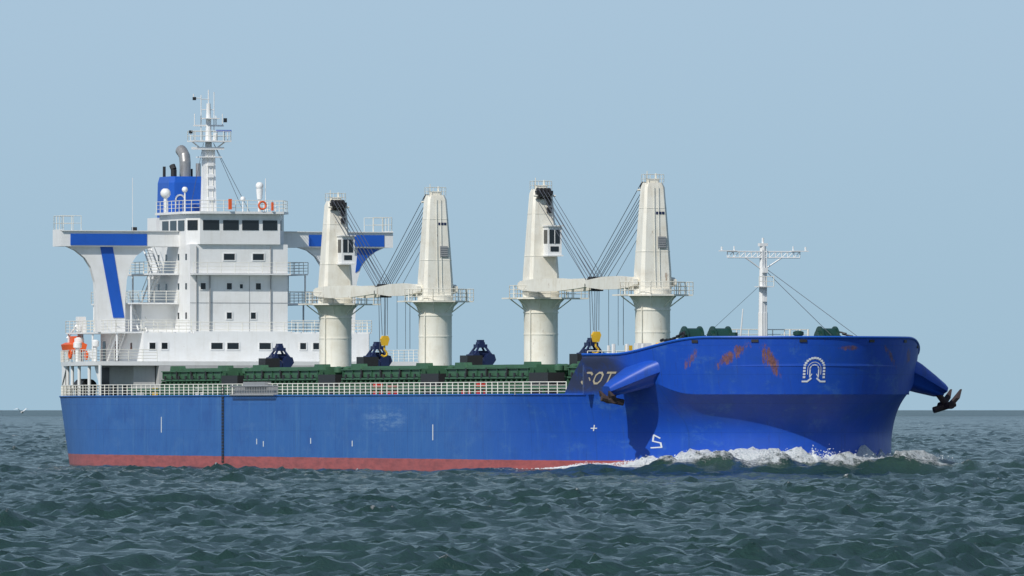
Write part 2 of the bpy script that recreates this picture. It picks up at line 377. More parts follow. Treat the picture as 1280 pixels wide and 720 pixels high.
# ------------------------------------------------------------------ cranes
def crane(xc,dr_,cab):
    col=P('crane_pedestal',CREAM)
    col.cone(xc,0,[(9.0,1.6),(9.3,1.5),(14.1,1.5),(14.7,1.7),(15.05,1.95),(15.12,1.95)])
    col.cone(xc,0,[(12.0,1.53),(12.12,1.53)]); col.cone(xc,0,[(13.9,1.56),(14.05,1.56)])
    col.cone(xc,0,[(15.3,1.62),(15.75,1.62)])
    col.tube((xc+.9,-1.3,9.2),(xc+.9,-1.3,14.2),.06,n=6)
    col.done()
    pf=P('crane_platform',CREAM,False)
    N=8; Rr=2.75
    ring=[(xc+Rr*math.cos((t+.5)*2*math.pi/N),Rr*math.sin((t+.5)*2*math.pi/N)) for t in range(N)]
    pf.loft([[(x,y,z) for x,y in ring] for z in (15.14,15.28)])
    for x,y in ring: pf.tube((xc+(x-xc)*.53,y*.53,14.2),(x*.97+xc*.03,y*.97,15.13),.05,n=4)
    pf.box(xc-1,xc+1,2.4,4.1 if dr_>0 else 3.3,15.145,15.27); pf.box(xc-1,xc+1,-3.3,-2.4,15.145,15.27)
    pf.rail([(x,y,15.28) for x,y in ring]+[(ring[0][0],ring[0][1],15.28)],1.05,3,1.1,.03)
    ye=4.1 if dr_>0 else 3.3
    pf.rail([(xc-1,2.7,15.27),(xc-1,ye,15.27),(xc+1,ye,15.27),(xc+1,2.7,15.27)],1.05,3,.9,.03)
    pf.done()
    tw=P('crane_tower',CREAM)
    def ring8(z,hx,hy,ch,ox=0): return [(xc+ox+a*hx-(a*ch if k else 0),b_*hy-(0 if k else b_*ch),z) for a,b_,k in ((1,-1,1),(1,-1,0),(1,1,0),(1,1,1),(-1,1,1),(-1,1,0),(-1,-1,0),(-1,-1,1))]
    tw.loft([ring8(15.5,1.2,1.42,.3),ring8(17.2,1.15,1.38,.28),ring8(21.5,.9,1.10,.22),ring8(24.4,.72,.90,.2),ring8(24.8,.6,.75,.2)])
    for z,hx,hy in ((18.9,1.07,1.29),(22.6,.85,1.04)): tw.loft([ring8(z,hx,hy,.24),ring8(z+.06,hx,hy,.24)])
    tw.box(xc-.3,xc+.3,-.45,.45,24.8,25.15)
    tw.tube((xc,-.5,24.8),(xc,-.5,25.8),.04,n=5); tw.tube((xc,.3,24.8),(xc,.3,25.6),.08,n=6)
    tw.tube((xc+dr_*1.0,-1.0,24.2),(xc+dr_*1.0,1.0,24.2),.1,n=6)
    for s_ in (-1,1): tw.tube((xc,s_*1.3,16.35),(xc,s_*1.95,16.35),.38,n=12)
    tw.done()
    rl=P('crane_top_rail',RAILM,False); rl.rail([(xc-.6,-.8,24.75),(xc+.6,-.8,24.75),(xc+.6,.8,24.75),(xc-.6,.8,24.75),(xc-.6,-.8,24.75)],.75,2,.7,.022)
    for yy in (-.2,.2): rl.tube((xc-dr_*1.3,yy,16),(xc-dr_*.85,yy,24.5),.03,n=4)
    rl.done()
    sh=P('crane_sheaves',DARK)
    for k in range(4):
        y=-.55+k*.33; sh.tube((xc+dr_*.85,y-.1,24.4),(xc+dr_*.85,y+.1,24.4),.5,n=16)
    sh.box(xc+dr_*.85-.3,xc+dr_*.85+.3,-.75,.75,24.3,24.65)
    for z in (23.4,22.7): sh.box(xc+dr_*.8-.2,xc+dr_*.8+.25,.25,.65,z,z+.5)
    sh.done()
    L=15.0; jb=P('crane_jib',CREAM,False); tip=xc+dr_*L
    for s_ in (-1,1):
        st=[(-.7,1.75,.24,.17),(.6,1.75,.46,.2),(4,1.62,.60,.22),(9,1.25,.58,.22),(13,.9,.40,.2),(L+.9,.75,.22,.17)]
        jb.loft([[(xc+dr_*a,s_*(y+hy),16.35-h),(xc+dr_*a,s_*(y-hy),16.35-h),(xc+dr_*a,s_*(y-hy),16.35+h*.9),(xc+dr_*a,s_*(y+hy),16.35+h*.9)] for a,y,h,hy in st])
    for a,w in ((5,1.4),(9,1.1),(12.5,.8)): jb.box(xc+dr_*a-.3,xc+dr_*a+.3,-w,w,16.15,16.55)
    jb.done()
    tp=P('jib_head_sheaves',DARK)
    for k in range(4): 
        y=-.5+k*.33; tp.tube((tip,y-.1,16.55),(tip,y+.1,16.55),.40,n=14)
    tp.box(tip-.6,tip+.6,-.65,.65,16.1,16.45); tp.tube((tip-.3,-1.0,16.2),(tip-.3,1.0,16.2),.16,n=8)
    tp.box(tip-.4,tip+.4,-.25,.45,15.7,16.1)
    tp.done()
    wr=P('crane_wires',WIRE,False)
    for k in range(4):
        y=-.6+k*.4
        wr.tube((xc+dr_*1.2,y,24.8-.12*k),(tip,y*.9,16.9),.032,n=4)
        wr.tube((xc+dr_*1.0,y,23.7-.12*k),(tip-dr_*1.2,y*.9,16.6),.032,n=4)
    wr.tube((xc+dr_*1.0,.5,22.6),(tip-dr_*4,.4,16.7),.025,n=4)
    for y in (-.5,.2): wr.tube((tip,y,16.2),(tip+dr_*.1,y*.7,12.3 if dr_>0 else 10.5),.028,n=4)
    wr.tube((tip-dr_*4,1.2,15.9),(tip-dr_*4,1.2,11),.028,n=4); wr.tube((tip-dr_*1.5,1.6,15.9),(tip-dr_*1.5,1.6,11),.022,n=4)
    wr.done()
    if dr_>0:
        hk=P('hook_block',YELLOW); hx=tip
        hk.loft([[(hx-.2,-.3,12.2),(hx+.2,-.3,12.2),(hx+.2,.2,12.2),(hx-.2,.2,12.2)],[(hx-.22,-.48,11.9),(hx+.22,-.48,11.9),(hx+.22,.33,11.9),(hx-.22,.33,11.9)],[(hx-.2,-.33,11.3),(hx+.2,-.33,11.3),(hx+.2,.15,11.3),(hx-.2,.15,11.3)]])
        hk.path([(hx,-.1,11.3),(hx,-.1,10.9),(hx,.15,10.65),(hx,.1,10.4),(hx,-.15,10.3),(hx,-.4,10.45)],.09,6); hk.done()
    cb=P('crane_cab' if cab else 'crane_vent_panel',WHITE if cab else GREY,False)
    if cab:
        zf=19.0; xf=xc+.85
        cb.box(xf,xf+1.4,-.1,1.15,zf,zf+2.5); cb.box(xf+.1,xf+1.6,-.2,1.25,zf+2.5,zf+2.6); cb.box(xf,xf+1.6,-.2,1.25,zf-.12,zf)
        cb.done()
        gl=P('crane_cab_glass',GLASS,False); gl.box(xf+1.4,xf+1.43,.02,.98,zf+1.0,zf+2.2); gl.box(xf+1.4,xf+1.43,.12,.88,zf+.3,zf+.75)
        gl.box(xf+.3,xf+1.2,-.13,-.10,zf+1.0,zf+2.2); gl.done()
        fr0=P('crane_cab_wiper_frame',WHITE,False); fr0.box(xf+1.43,xf+1.46,.47,.53,zf+1.0,zf+2.2); fr0.done()
    else:
        cb.box(xc+1.02,xc+1.14,.1,.8,19.2,20.2); 
        for k in range(5): cb.box(xc+1.14,xc+1.18,.1,.8,19.27+k*.19,19.36+k*.19)
        cb.done()
        w2=P('crane_nameplate',NAVY,False)
        for k in range(3): w2.box(xc+.85,xc+.9,.0+k*.27,.2+k*.27,22.1,22.32)
        w2.done()
crane(57,1,True); crane(86.5,-1,False); crane(116,1,True); crane(145.5,-1,False)

# ------------------------------------------------------------------ accommodation
h=P('accommodation_block',WHITE,False)
h.box(15,27,-4.9,4.85,12.8,21.2)
h.box(14,28.2,-9.9,12.6,6.7,12.72)
h.box(27,28.2,-4.9,4.85,12.72,12.9)
h.box(12,22,-8.2,-4.9,12.72,15.5)
h.box(12,15,-4.6,4.6,12.72,23.9)
h.done()
wh=P('wheelhouse',WHITE,False)
pl=[(17,-4.9),(25.6,-4.9),(27.3,-4.0),(27.3,4.0),(25.6,4.9),(17,4.9)]
wh.loft([[(x,y,z) for x,y in pl] for z in (21.2,24.1)])
pl2=[(16.8,-5.3),(25.8,-5.3),(27.9,-4.2),(27.9,4.2),(25.8,5.3),(16.8,5.3)]
wh.loft([[(x,y,z) for x,y in pl2] for z in (24.1,24.32)])
wh.done()
gl=P('wheelhouse_windows',GLASS,False)
for y0,y1 in ((-3.7,-2.1),(-1.7,-.15),(.2,1.85),(2.25,3.7)): gl.box(27.3,27.34,y0,y1,22.55,23.5)
for s_ in (-1,1):
    a=Vector((25.85,s_*4.78,0));b_=Vector((27.05,s_*4.15,0)); nn=Vector((.46,s_*.88,0))*.04
    gl.loft([[a+Vector((0,0,22.55)),b_+Vector((0,0,22.55)),b_+nn+Vector((0,0,22.55)),a+nn+Vector((0,0,22.55))],[a+Vector((0,0,23.5)),b_+Vector((0,0,23.5)),b_+nn+Vector((0,0,23.5)),a+nn+Vector((0,0,23.5))]])
    for x0 in (18,20.6,23.2): gl.box(x0,x0+2.0,*sorted((s_*4.9,s_*4.94)),22.5,23.5)
gl.done()
wi=P('accommodation_windows',GLASS,False); wf=P('window_frames',WHITE,False)
def win(x,y,z,w=.5,hh=.6):
    wi.box(x,x+.02,y-w/2,y+w/2,z-hh/2,z+hh/2)
    t=.09
    for a in ((y-w/2-t,y+w/2+t,z+hh/2,z+hh/2+t),(y-w/2-t,y+w/2+t,z-hh/2-t,z-hh/2),(y-w/2-t,y-w/2,z-hh/2,z+hh/2),(y+w/2,y+w/2+t,z-hh/2,z+hh/2)): wf.box(x,x+.06,*a)
for y in (-1.0,1.9): win(27,y,20.0,1.1,.6)
for y in (-3.6,-1.0,1.9): win(27,y,17.2)
win(27,.2,17.2,.3,.4)
for y in (-1.0,1.4): win(27,y,14.4)
for y in (-9.0,-7.8): win(28.2,y,11.5,.6,.6)
for y in (-2.6,-1.0,2.2,6.0,7.3,9.0): win(28.2,y,11.5,1.15 if abs(y)<3 else .6,.6)
for x in (16.5,19,23,25.5):
    for z in (14.4,17.2,20.0): wi.box(x,x+.5,-4.92,-4.9,z-.3,z+.3)
wi.box(14.8,15.7,-9.93,-9.9,10.1,12.0); wi.box(19,20,-9.93,-9.9,10.1,12.0); wi.box(24,24.5,-9.93,-9.9,11.2,11.8)
wi.done(); wf.done()
gr=P('plate_seams',GREY,False)
for z in (15.6,18.4): gr.box(27,27.03,-4.9,4.85,z,z+.04)
gr.box(27,27.03,1.0,1.04,12.9,18.2); gr.box(27,27.2,-3.0,-2.9,12.9,18.2)
for y in (3.1,-4.3): gr.box(27,27.15,y,y+.06,12.9,21)
gr.done()
sd=P('accommodation_side_decks',WHITE,False); sr=P('accommodation_railings',RAILM,False)
defs=[(12.8,11,27.8,-12.5,13.0),(15.6,10.5,23.5,-9.8,9.8),(18.4,12,23.5,-8.0,8.0)]
for z,x0,x1,y0,y1 in defs:
    sd.box(x0,x1,y0,-4.95,z-.09,z+.05); sd.box(x0,x1,4.95,y1,z-.09,z+.05)
    for y in (y0,y1):
        sr.rail([(x0,y,z+.05),(x1,y,z+.05)],1.1,4,1.4,.03)
        e=-5 if y<0 else 5
        sr.rail([(x1,y,z+.05),(x1,e,z+.05)],1.1,4,1.2,.03); sr.rail([(x0,y,z+.05),(x0,e,z+.05)],1.1,4,1.2,.03)
    for x in (x0+.3,(x0+x1)/2,x1-.3):
        for y in (y0+.2,y1-.2): sd.tube((x,y,z-2.7),(x,y,z-.05),.09,n=6)
for z,x0,x1,y in ((10.1,20,23.2,-11.0),(12.9,22.5,19.3,-8.6),(15.7,18,21.5,-7.0),(18.5,21.5,18.2,-7.0)):
    for ddy in (0,.8):
        sd.tube((x0,y+ddy,z),(x1,y+ddy,z+2.7),.09,n=4); sr.tube((x0,y+ddy,z+1),(x1,y+ddy,z+3.6),.04,n=4)
    for k in range(11): 
        t=k/10; sd.box(x0+(x1-x0)*t-.12,x0+(x1-x0)*t+.12,y,y+.8,z+2.7*t,z+2.7*t+.04)
sd.box(27,28.0,-4.9,4.85,18.28,18.40); sr.rail([(27.95,-4.85,18.4),(27.95,4.8,18.4)],1.05,3,1.3,.025)
sr.rail([(28.1,-9.8,12.72),(28.1,12.5,12.72)],1.05,3,1.4,.03)
sr.rail([(17,-5.2,24.32),(25.7,-5.2,24.32),(27.8,-4.15,24.32),(27.8,4.15,24.32),(25.7,5.2,24.32),(17,5.2,24.32)],1.05,3,1.2,.03)
sr.rail([(11,-8,21.3),(11,8,21.3)],1.05,3,1.4,.03)
pb=[(X,stern_b(X,ZD)-.1) for X in (9.1,14,19,24,29,33)]
pts=[(x,-y) for x,y in pb]+[(x,y) for x,y in pb[::-1]]
sd.loft([[(x,y,z) for x,y in pts] for z in (9.62,10.02)])
sr.rail([(x,-y,10.02) for x,y in pb],1.1,4,1.3,.03); sr.rail([(x,y,10.02) for x,y in pb],1.1,4,1.3,.03); sr.rail([(9.1,-12.3,10.02),(9.1,12.3,10.02)],1.1,4,1.3,.03)
sr.rail([(33,-15.6,10.02),(33,-10,10.02)],1.1,4,1.3,.03)
for x,y in pb: 
    for s_ in (-1,1): sd.tube((x+.3,s_*(y-.3),ZD),(x+.3,s_*(y-.3),9.65),.16,n=8)
sd.prism_y([(12,9.62),(13.6,9.62),(12,7.8)],-13.2,-13.05); sd.prism_y([(30,9.62),(31.6,9.62),(31.6,7.8)],-15.3,-15.15)
sd.done(); sr.done()
gh=P('poop_deckhouse',DHGREY,False); gh.box(10.5,14,-9,9,ZD,9.62); gh.box(24,32,-12.0,-9.9,ZD,9.62); gh.box(28.3,33,-9.8,12,ZD,9.6); gh.done()
mg=P('aft_mooring_gear_and_shade_sheet',DARK)
for x,y in ((12,-10.6),(17,-12.6),(21,-13.4)):
    mg.tube((x-.8,y,7.7),(x+.8,y,7.7),.7,n=12); mg.box(x-1,x+1,y-.5,y+.5,ZD,7.4)
for x in (11,15,18.5,26,30): mg.tube((x,-12.2,ZD),(x,-12.2,7.8),.25,n=8)
mg.box(14,24,-10.05,-9.93,ZD+.1,9.5)  # dark sheet on the house wall, stands in for shade under the poop deck
mg.done()
vt=P('poop_vents',WHITE)
for x,y,z1,r_ in ((12.5,-11.6,13.0,.28),(14.5,-12.2,11.8,.4),(16,-12.8,11.4,.35),(24,-13.4,11.5,.3)):
    vt.tube((x,y,10),(x,y,z1),r_*.6,n=8); vt.cone(x,y,[(z1-.1,r_*.7),(z1,r_*1.2),(z1+.45,r_*1.2),(z1+.6,r_*.5)],12)
vt.tube((10.6,-10.8,10),(10.6,-10.8,14.2),.22,.18,8); vt.tube((10.6,-10.8,14.2),(10.4,-12.2,12.3),.12,n=6); vt.box(10.3,11.1,-11.3,-10.5,12.8,14.4)
vt.tube((11,-7,10),(11,-7,13),.3,n=8)
vt.done()
rb=P('rescue_boat',ORANGE)
R=[]
for x,hw,zb in ((10.6,.15,11.5),(11.2,.75,10.9),(12.6,.95,10.75),(14.4,.95,10.75),(15.2,.7,10.85)):
    R.append([(x,-12.3-hw,11.7),(x,-12.3-hw*.8,11.1),(x,-12.3,zb),(x,-12.3+hw*.8,11.1),(x,-12.3+hw,11.7),(x,-12.3+hw*.4,11.9),(x,-12.3-hw*.4,11.9)])
rb.loft(R); rb.box(13,14,-12.7,-11.9,11.9,12.5); rb.done()
lb=P('lifebuoys',ORANGE)
def buoy(c,ax=0,r_=.36):
    n=14; pts=[]
    for i in range(n+1):
        a=2*math.pi*i/n; pts.append((c[0]+(0 if ax==0 else r_*math.cos(a)),c[1]+(r_*math.cos(a) if ax==0 else 0),c[2]+r_*math.sin(a)))
    lb.path(pts,.1,6)
buoy((28.0,2.0,24.9)); buoy((22,-15.3,10.7),1); buoy((23.3,-14.6,22.0))
lb.box(28,28.2,-1.4,-1.1,24.5,25.5); lb.box(27.9,28.1,2.9,3.1,24.4,25.2); lb.box(14,15,-9.9,-9.3,13.1,13.7)
buoy((26,-14.9,10.6),1); lb.done()
lbx=P('life_raft_canisters',WHITE)
for x in (13,15): lbx.tube((x,-9.3,16.2),(x+1.3,-9.3,16.2),.38,n=12)
lbx.tube((25,-14.4,10.7),(26.4,-14.4,10.7),.38,n=12); lbx.done()

bw=P('bridge_wings',WHITE,False); bb=P('bridge_wing_blue_band',BLUE,False); br=P('bridge_wing_rails',RAILM,False)
for s_ in (-1,1):
    Y=lambda a,b_: sorted((s_*a,s_*b_))
    bw.box(20.6,23.3,*Y(4.95,16.4),21.05,21.25)
    bw.box(23.3,23.4,*Y(4.95,16.5),21.0,22.45)
    bw.box(20.5,20.6,*Y(4.95,16.5),21.0,22.3)
    bw.box(20.5,23.4,*Y(16.5,16.6),21.0,22.6)
    bw.box(23.2,23.6,*Y(4.95,16.6),22.45,22.52)
    bb.box(23.4,23.45,*Y(8.1,15.7),21.1,22.2)
    br.rail([(20.6,s_*14.6,22.5),(20.6,s_*16.5,22.5),(23.3,s_*16.5,22.5),(23.3,s_*14.6,22.5)],1.4,2,.9,.03)
    outer=[(15.9,21.0),(15.0,20.6),(14.1,19.9),(13.5,19.0),(13.1,17.6),(12.95,14.0),(12.9,12.85)]
    inner=[(10.1,12.85),(10.1,15.6),(9.95,17.8),(9.6,19.2),(9.0,20.1),(8.2,20.7),(7.2,21.0)]
    poly=[(s_*y,z) for y,z in outer+inner]
    bw.loft([[(x,y,z) for y,z in poly] for x in (22.2,22.9)])
    bb.loft([[(22.9,s_*12.6,20.95),(22.9,s_*11.35,20.95),(22.9,s_*9.9+s_*.3,14.2),(22.9,s_*11.3,14.2)],[(22.96,s_*12.6,20.95),(22.96,s_*11.35,20.95),(22.96,s_*9.9+s_*.3,14.2),(22.96,s_*11.3,14.2)]])
    bb.loft([[(x,s_*y,z) for y,z in ((15.4,20.85),(13.2,20.95),(12.95,18.6),(13.3,18.8),(13.6,19.4),(14.3,20.2),(15.1,20.7))] for x in (22.9,22.955)]) if s_>0 else None
bw.box(23.3,23.4,-4.95,-4.9,21,22.4); bw.done(); bb.done(); br.done()
fu=P('funnel',BLUE,False)
def fr(z,k): return [(x*k+12.8*(1-k),y*k-1.3*(1-k),z) for x,y in ((10.4,-2.9),(10.9,-3.3),(14.8,-3.3),(15.3,-2.9),(15.3,.3),(14.8,.7),(10.9,.7),(10.4,.3))]
fu.loft([fr(23.9,1),fr(27.3,.97),fr(27.9,.9)]); fu.done()
fm=P('funnel_emblem',MARK,False)
for i in range(12):
    a=math.pi*i/11; fm.box(15.28,15.31,-2.3-.45*math.cos(a)-.07,-2.3-.45*math.cos(a)+.07,25.6+.5*math.sin(a)-.07,25.6+.5*math.sin(a)+.08)
for s_ in (-1,1): fm.box(15.28,15.31,-2.3+s_*.45-.05,-2.3+s_*.45+.05,24.9,25.6)
fm.done()
ex=P('exhaust_pipes',PIPE)
ex.path([(13,-1.1,27.8),(13,-1.1,29.3),(12.8,-1.1,29.9),(12.3,-1.15,30.3),(11.9,-1.2,30.5)],.55,14)
for p in ((13,-1.1,29.3),(12.8,-1.1,29.9),(12.3,-1.15,30.3)): ex.ball(p,.55,14)
ex.path([(13.4,.1,27.8),(13.4,.1,29.2)],.25,10); ex.done()
ex=P('small_exhausts',DARK); ex.path([(13.5,-2.4,27.8),(13.5,-2.4,28.6),(13.3,-2.5,29.0)],.3,10); ex.path([(12,-2.9,27.8),(12,-2.9,28.9)],.15,8); ex.path([(12,-.2,27.8),(12,-.2,28.7)],.18,8); ex.done()
rm=P('radar_mast',WHITE)
mx,my=20.0,-.9
rm.loft([[(mx+a*.62,my+b_*.62,24.2) for a,b_ in ((1,-1),(1,1),(-1,1),(-1,-1))],[(mx+a*.5,my+b_*.5,30.6) for a,b_ in ((1,-1),(1,1),(-1,1),(-1,-1))]])
rm.tube((mx,my,30.6),(mx,my,34.8),.34,.2,10); rm.tube((mx,my,34.8),(mx,my,36.1),.06,n=6)
rm.box(mx-.8,mx+1.3,my-1.9,my+1.9,31.1,31.22); rm.box(mx-.5,mx+.9,my-1.1,my+1.1,29.6,29.7)
for y in (-1.6,1.6): rm.tube((mx,my,29.9),(mx,my+y,31.1),.07,n=5)
rm.box(mx-.1,mx+.1,my-1.5,my+1.5,32.6,32.75); rm.box(mx-.4,mx+.7,my-.7,my+.9,33.3,33.4)
for y in (-1.4,-.75,.75,1.4): rm.tube((mx,my+y,32.7),(mx,my+y,33.4+abs(y)*.3),.05,n=5)
rm.tube((mx,my-.75,31.2),(mx,my-.75,35.6),.05,n=5); rm.tube((mx,my+.55,31.2),(mx,my+.55,35.9),.05,n=5)
rm.tube((mx,my-.75,34.2),(mx,my+.55,34.2),.04,n=5); rm.tube((mx,my-.75,35.2),(mx,my+.1,35.2),.04,n=5)
rm.tube((mx,my+.6,31.2),(mx+.3,my+.6,31.9),.2,n=8)
rm.tube((mx,my-1.5,35.3),(mx,my-.7,35.3),.04,n=5); rm.tube((mx,my-1.5,35.3),(mx,my-1.5,35.7),.06,n=5)
rm.box(mx+.6,mx+.9,my-1.9,my+1.3,30.35,30.6)
for z in (25.5,26.6,27.7,28.8): rm.box(mx+.5,mx+.75,my-.3,my+.3,z,z+.3)
rm.ball((22,3.6,26.9),.38,14); rm.tube((22,3.6,24.3),(22,3.6,26.6),.15,n=8); rm.cone(22,3.6,[(25.6,.25),(26.6,.34)],10); rm.tube((22,4.2,24.3),(22,4.2,27.6),.04,n=5)
rm.ball((18,-4.6,26.2),.5,14); rm.tube((18,-4.6,24.3),(18,-4.6,25.9),.18,n=8)
rm.ball((16.5,-2.2,26.6),.3,12); rm.tube((16.5,-2.2,24.3),(16.5,-2.2,26.5),.08,n=6)
rm.ball((24,1.3,25.6),.25,12); rm.tube((24,1.3,24.3),(24,1.3,25.5),.06,n=6)
rm.tube((25,-2.4,24.3),(25,-2.4,25.6),.05,n=5)
rm.tube((21,-8.8,22.4),(21,-8.8,27.6),.03,n=5)
rm.done()
rr=P('radar_mast_rails',RAILM,False); rr.rail([(mx+1.25,my-1.85,31.22),(mx+1.25,my+1.85,31.22),(mx-.75,my+1.85,31.22),(mx-.75,my-1.85,31.22),(mx+1.25,my-1.85,31.22)],.9,2,.8,.03)
for y in (-.25,.25): rr.tube((mx+.66,my+y,24.3),(mx+.56,my+y,30.6),.03,n=4)
rr.done()
rs=P('radar_scanner',BLUE,False); rs.box(mx+.8,mx+1.0,my+.5,my+2.0,32.05,32.25); rs.done()
rs=P('mast_fittings',DARK,False); rs.box(mx+.1,mx+.35,my-2.0,my-1.7,31.9,32.2); rs.box(mx,mx+.2,my-1.6,my-1.3,35.1,35.4); rs.box(mx,mx+.2,my+1.5,my+1.8,33.0,33.4); rs.box(20,20.5,-8.6,-8.2,22.4,22.9); rs.done()
st=P('mast_stays',WIRE,False)
for y in (2.0,2.6,-3.4): st.tube((mx,my+ (1 if y>0 else -1)*.5,31),(22,y,24.4),.025,n=4)
st.done()

# ------------------------------------------------------------------ foremast + forecastle gear
f=P('foremast',WHITE); fx=173
f.tube((fx,0,9),(fx,0,13.5),.42,.40,12); f.tube((fx,0,13.5),(fx,0,19.0),.36,.26,12); f.tube((fx,0,19),(fx,0,19.7),.1,n=8)
f.box(fx-.25,fx+.25,-.35,.35,19.0,19.25)
for z in (18.05,18.55): f.tube((fx+.2,-3.2,z),(fx+.2,3.2,z),.06,n=6)
for i in range(13):
    y=-3.2+i*6.4/12; y2=y+.53
    f.tube((fx+.2,y,18.05),(fx+.2,y,18.55),.04,n=4)
    if i<12: f.tube((fx+.2,y,18.05),(fx+.2,y2,18.55),.03,n=4)
for s_ in (-1,1):
    f.box(fx,fx+.4,*sorted((s_*2.4,s_*3.9)),18.56,18.64); f.tube((fx+.2,s_*3.7,18.6),(fx+.2,s_*3.7,18.95),.08,n=6); f.tube((fx+.2,s_*2.6,18.6),(fx+.2,s_*2.6,19.0),.06,n=6)
    f.tube((fx,0,17.0),(fx+.2,s_*1.6,18.05),.06,n=5)
f.box(fx-.2,fx+.9,-.65,.65,15.6,15.68); f.box(fx+.3,fx+.7,-.2,.2,16.8,17.2); f.box(fx+.3,fx+.6,-.15,.15,14.4,14.8)
for y in (-.2,.2): f.tube((fx+.45,y,9.5),(fx+.35,y,18.8),.03,n=4)
f.tube((fx,-2.2,9),(fx+.4,-1.9,13.8),.09,.05,6)
f.done()
fr_=P('foremast_rail',RAILM,False); fr_.rail([(fx+.9,-.65,15.68),(fx+.9,.65,15.68)],.8,2,.6,.03)
fr_.rail([(fx-1,-3,10.9),(fx-1,4.4,10.9)],1.2,3,1.1,.04)
fr_.rail([(169,-14.0,9.0),(169,14.0,9.0)],1.3,3,1.3,.04)
for y in (1.3,2.2,2.9): fr_.tube((fx+3,y,9),(fx+3,y,12.1),.09,n=6)
fr_.done()
s2=P('foremast_stays',WIRE,False)
s2.tube((fx,.2,17.2),(184,4.5,11.3),.025,n=4); s2.tube((fx,.2,17.0),(178,4.2,11.6),.025,n=4)
s2.tube((fx,-.2,15.8),(162,-3,10),.018,n=4); s2.done()
wl=P('windlass',DGREEN)
for y,x in ((-6.6,174),(-4.3,174.5),(4.4,176.5)):
    def disc(y0,y1,r_): wl.tube((x,y0,11.3),(x,y1,11.3),r_,n=24)
    disc(y-.75,y-.6,1.05); disc(y-.6,y+.6,.88); disc(y+.6,y+.75,1.05); disc(y-.95,y-.75,.7)
    wl.box(x-1.2,x+1.2,y-.9,y+.9,9,10.9); wl.box(x-.9,x-.2,y+.8,y+1.3,9,11.6)
wl.tube((180,-5,9),(180,-5,11.8),.25,n=10); wl.tube((181,.2,9),(181,.2,11.6),.25,n=10); wl.cone(181,.2,[(11.5,.3),(11.6,.45),(11.85,.45),(11.95,.2)],12)
wl.done()
ch=P('anchor_chain',DARK)
for a,b_ in (((175,-7.6,11.9),(179,-9.6,11.0)),((175,-7.6,11.9),(172,-8.6,11.2)),((177,5.3,11.9),(180,7.6,11.2)),):
    a=Vector(a);b_=Vector(b_); m=12
    for i in range(m):
        p=a.lerp(b_,(i+.5)/m); p.z-=.25*math.sin(math.pi*(i+.5)/m)
        dd=(b_-a).normalized()*.16; w_=.13 if i%2 else .08
        ch.tube(p-dd,p+dd,w_,n=6)
ch.done()
bl=P('fairleads',DARK)
for ph,s_ in ((.95,-1),(1.22,-1),(1.45,-1),(1.3,1),(1.02,1),(.82,1)):
    p=bow_pt(ph,ztop(ph)-.28,s_,.0); t=(bow_pt(ph+.02,ztop(ph)-.28,s_)-bow_pt(ph-.02,ztop(ph)-.28,s_)).normalized()
    nrm=Vector((math.sin(ph),s_*math.cos(ph),0)); 
    bl.loft([[p+nrm*q-t*.3+Vector((0,0,-.11)),p+nrm*q+t*.3+Vector((0,0,-.11)),p+nrm*q+t*.3+Vector((0,0,.11)),p+nrm*q-t*.3+Vector((0,0,.11))] for q in (-.1,.06)])
bl.done()
fg=P('forecastle_vents',YELLOW); fg.box(165.2,165.7,-9.4,-8.9,9,10.8); fg.tube((164,-6,9),(164,-6,10.7),.2,n=8); fg.ball((164,-6,10.8),.3,10); fg.done()
fg=P('forecastle_lockers',WHITE); fg.box(163.5,164.5,-8,-6.8,9,11.0); fg.tube((167,-3.5,9),(167,-3.5,11.4),.3,n=8); fg.tube((164,-10.4,8),(164,-10.4,10.8),.14,n=6)
for y in (-12,-10.8,-9.4,-5,-2): fg.tube((169.8,y,9),(169.8,y,10.9),.16,n=6)
fg.done()
gw=P('accommodation_ladder',GREY,False)
for z in (6.75,7.55): 
    for y in (-16.45,-16.0): gw.tube((77,y,z),(90,y,z),.07,n=5)
for i in range(27):
    x=77+.5*i; gw.tube((x,-16.45,6.75),(x,-16.45,7.55),.03,n=4); gw.box(x-.1,x+.1,-16.45,-16.0,6.78,6.82)
gw.box(77,90,-16.03,-15.98,6.8,7.5); gw.box(80.5,87,-16.3,-15.7,7.55,7.95); gw.done()
pl_=P('pilot_ladder',DARK,False)
for dx in (-.25,.25): pl_.tube((73.8+dx,-16.15,.6),(73.8+dx,-16.15,7.7),.03,n=4)
for i in range(24): pl_.box(73.8-.25,73.8+.25,-16.2,-16.13,.7+i*.29,.7+i*.29+.11)
pl_.done()

# ------------------------------------------------------------------ seagull
gm=paint('gull_white',(.8,.8,.8),.6,.1)
g=P('seagull',gm)
gx,gy=1046.4-cs*1010+sn*-44.2,-317.6+sn*1010+cs*-44.2
g.loft([[(gx+ t,gy+r_*math.cos(k*math.pi/4),5.2+zz+r_*.8*math.sin(k*math.pi/4)) for k in range(8)] for t,r_,zz in ((-.35,.03,.05),(-.15,.10,0),(.1,.12,0),(.3,.06,.08),(.42,.05,.12),(.5,.01,.1))])
for s_ in (-1,1):
    g.loft([[(gx+.12,gy+s_*.08,5.25),(gx-.12,gy+s_*.08,5.25),(gx-.1,gy+s_*.08,5.28)],[(gx+.14,gy+s_*.4,5.55),(gx-.06,gy+s_*.4,5.55),(gx-.02,gy+s_*.4,5.58)],[(gx-.1,gy+s_*.75,5.45),(gx-.14,gy+s_*.75,5.45),(gx-.12,gy+s_*.75,5.46)]])
o=g.done(); o.parent=None

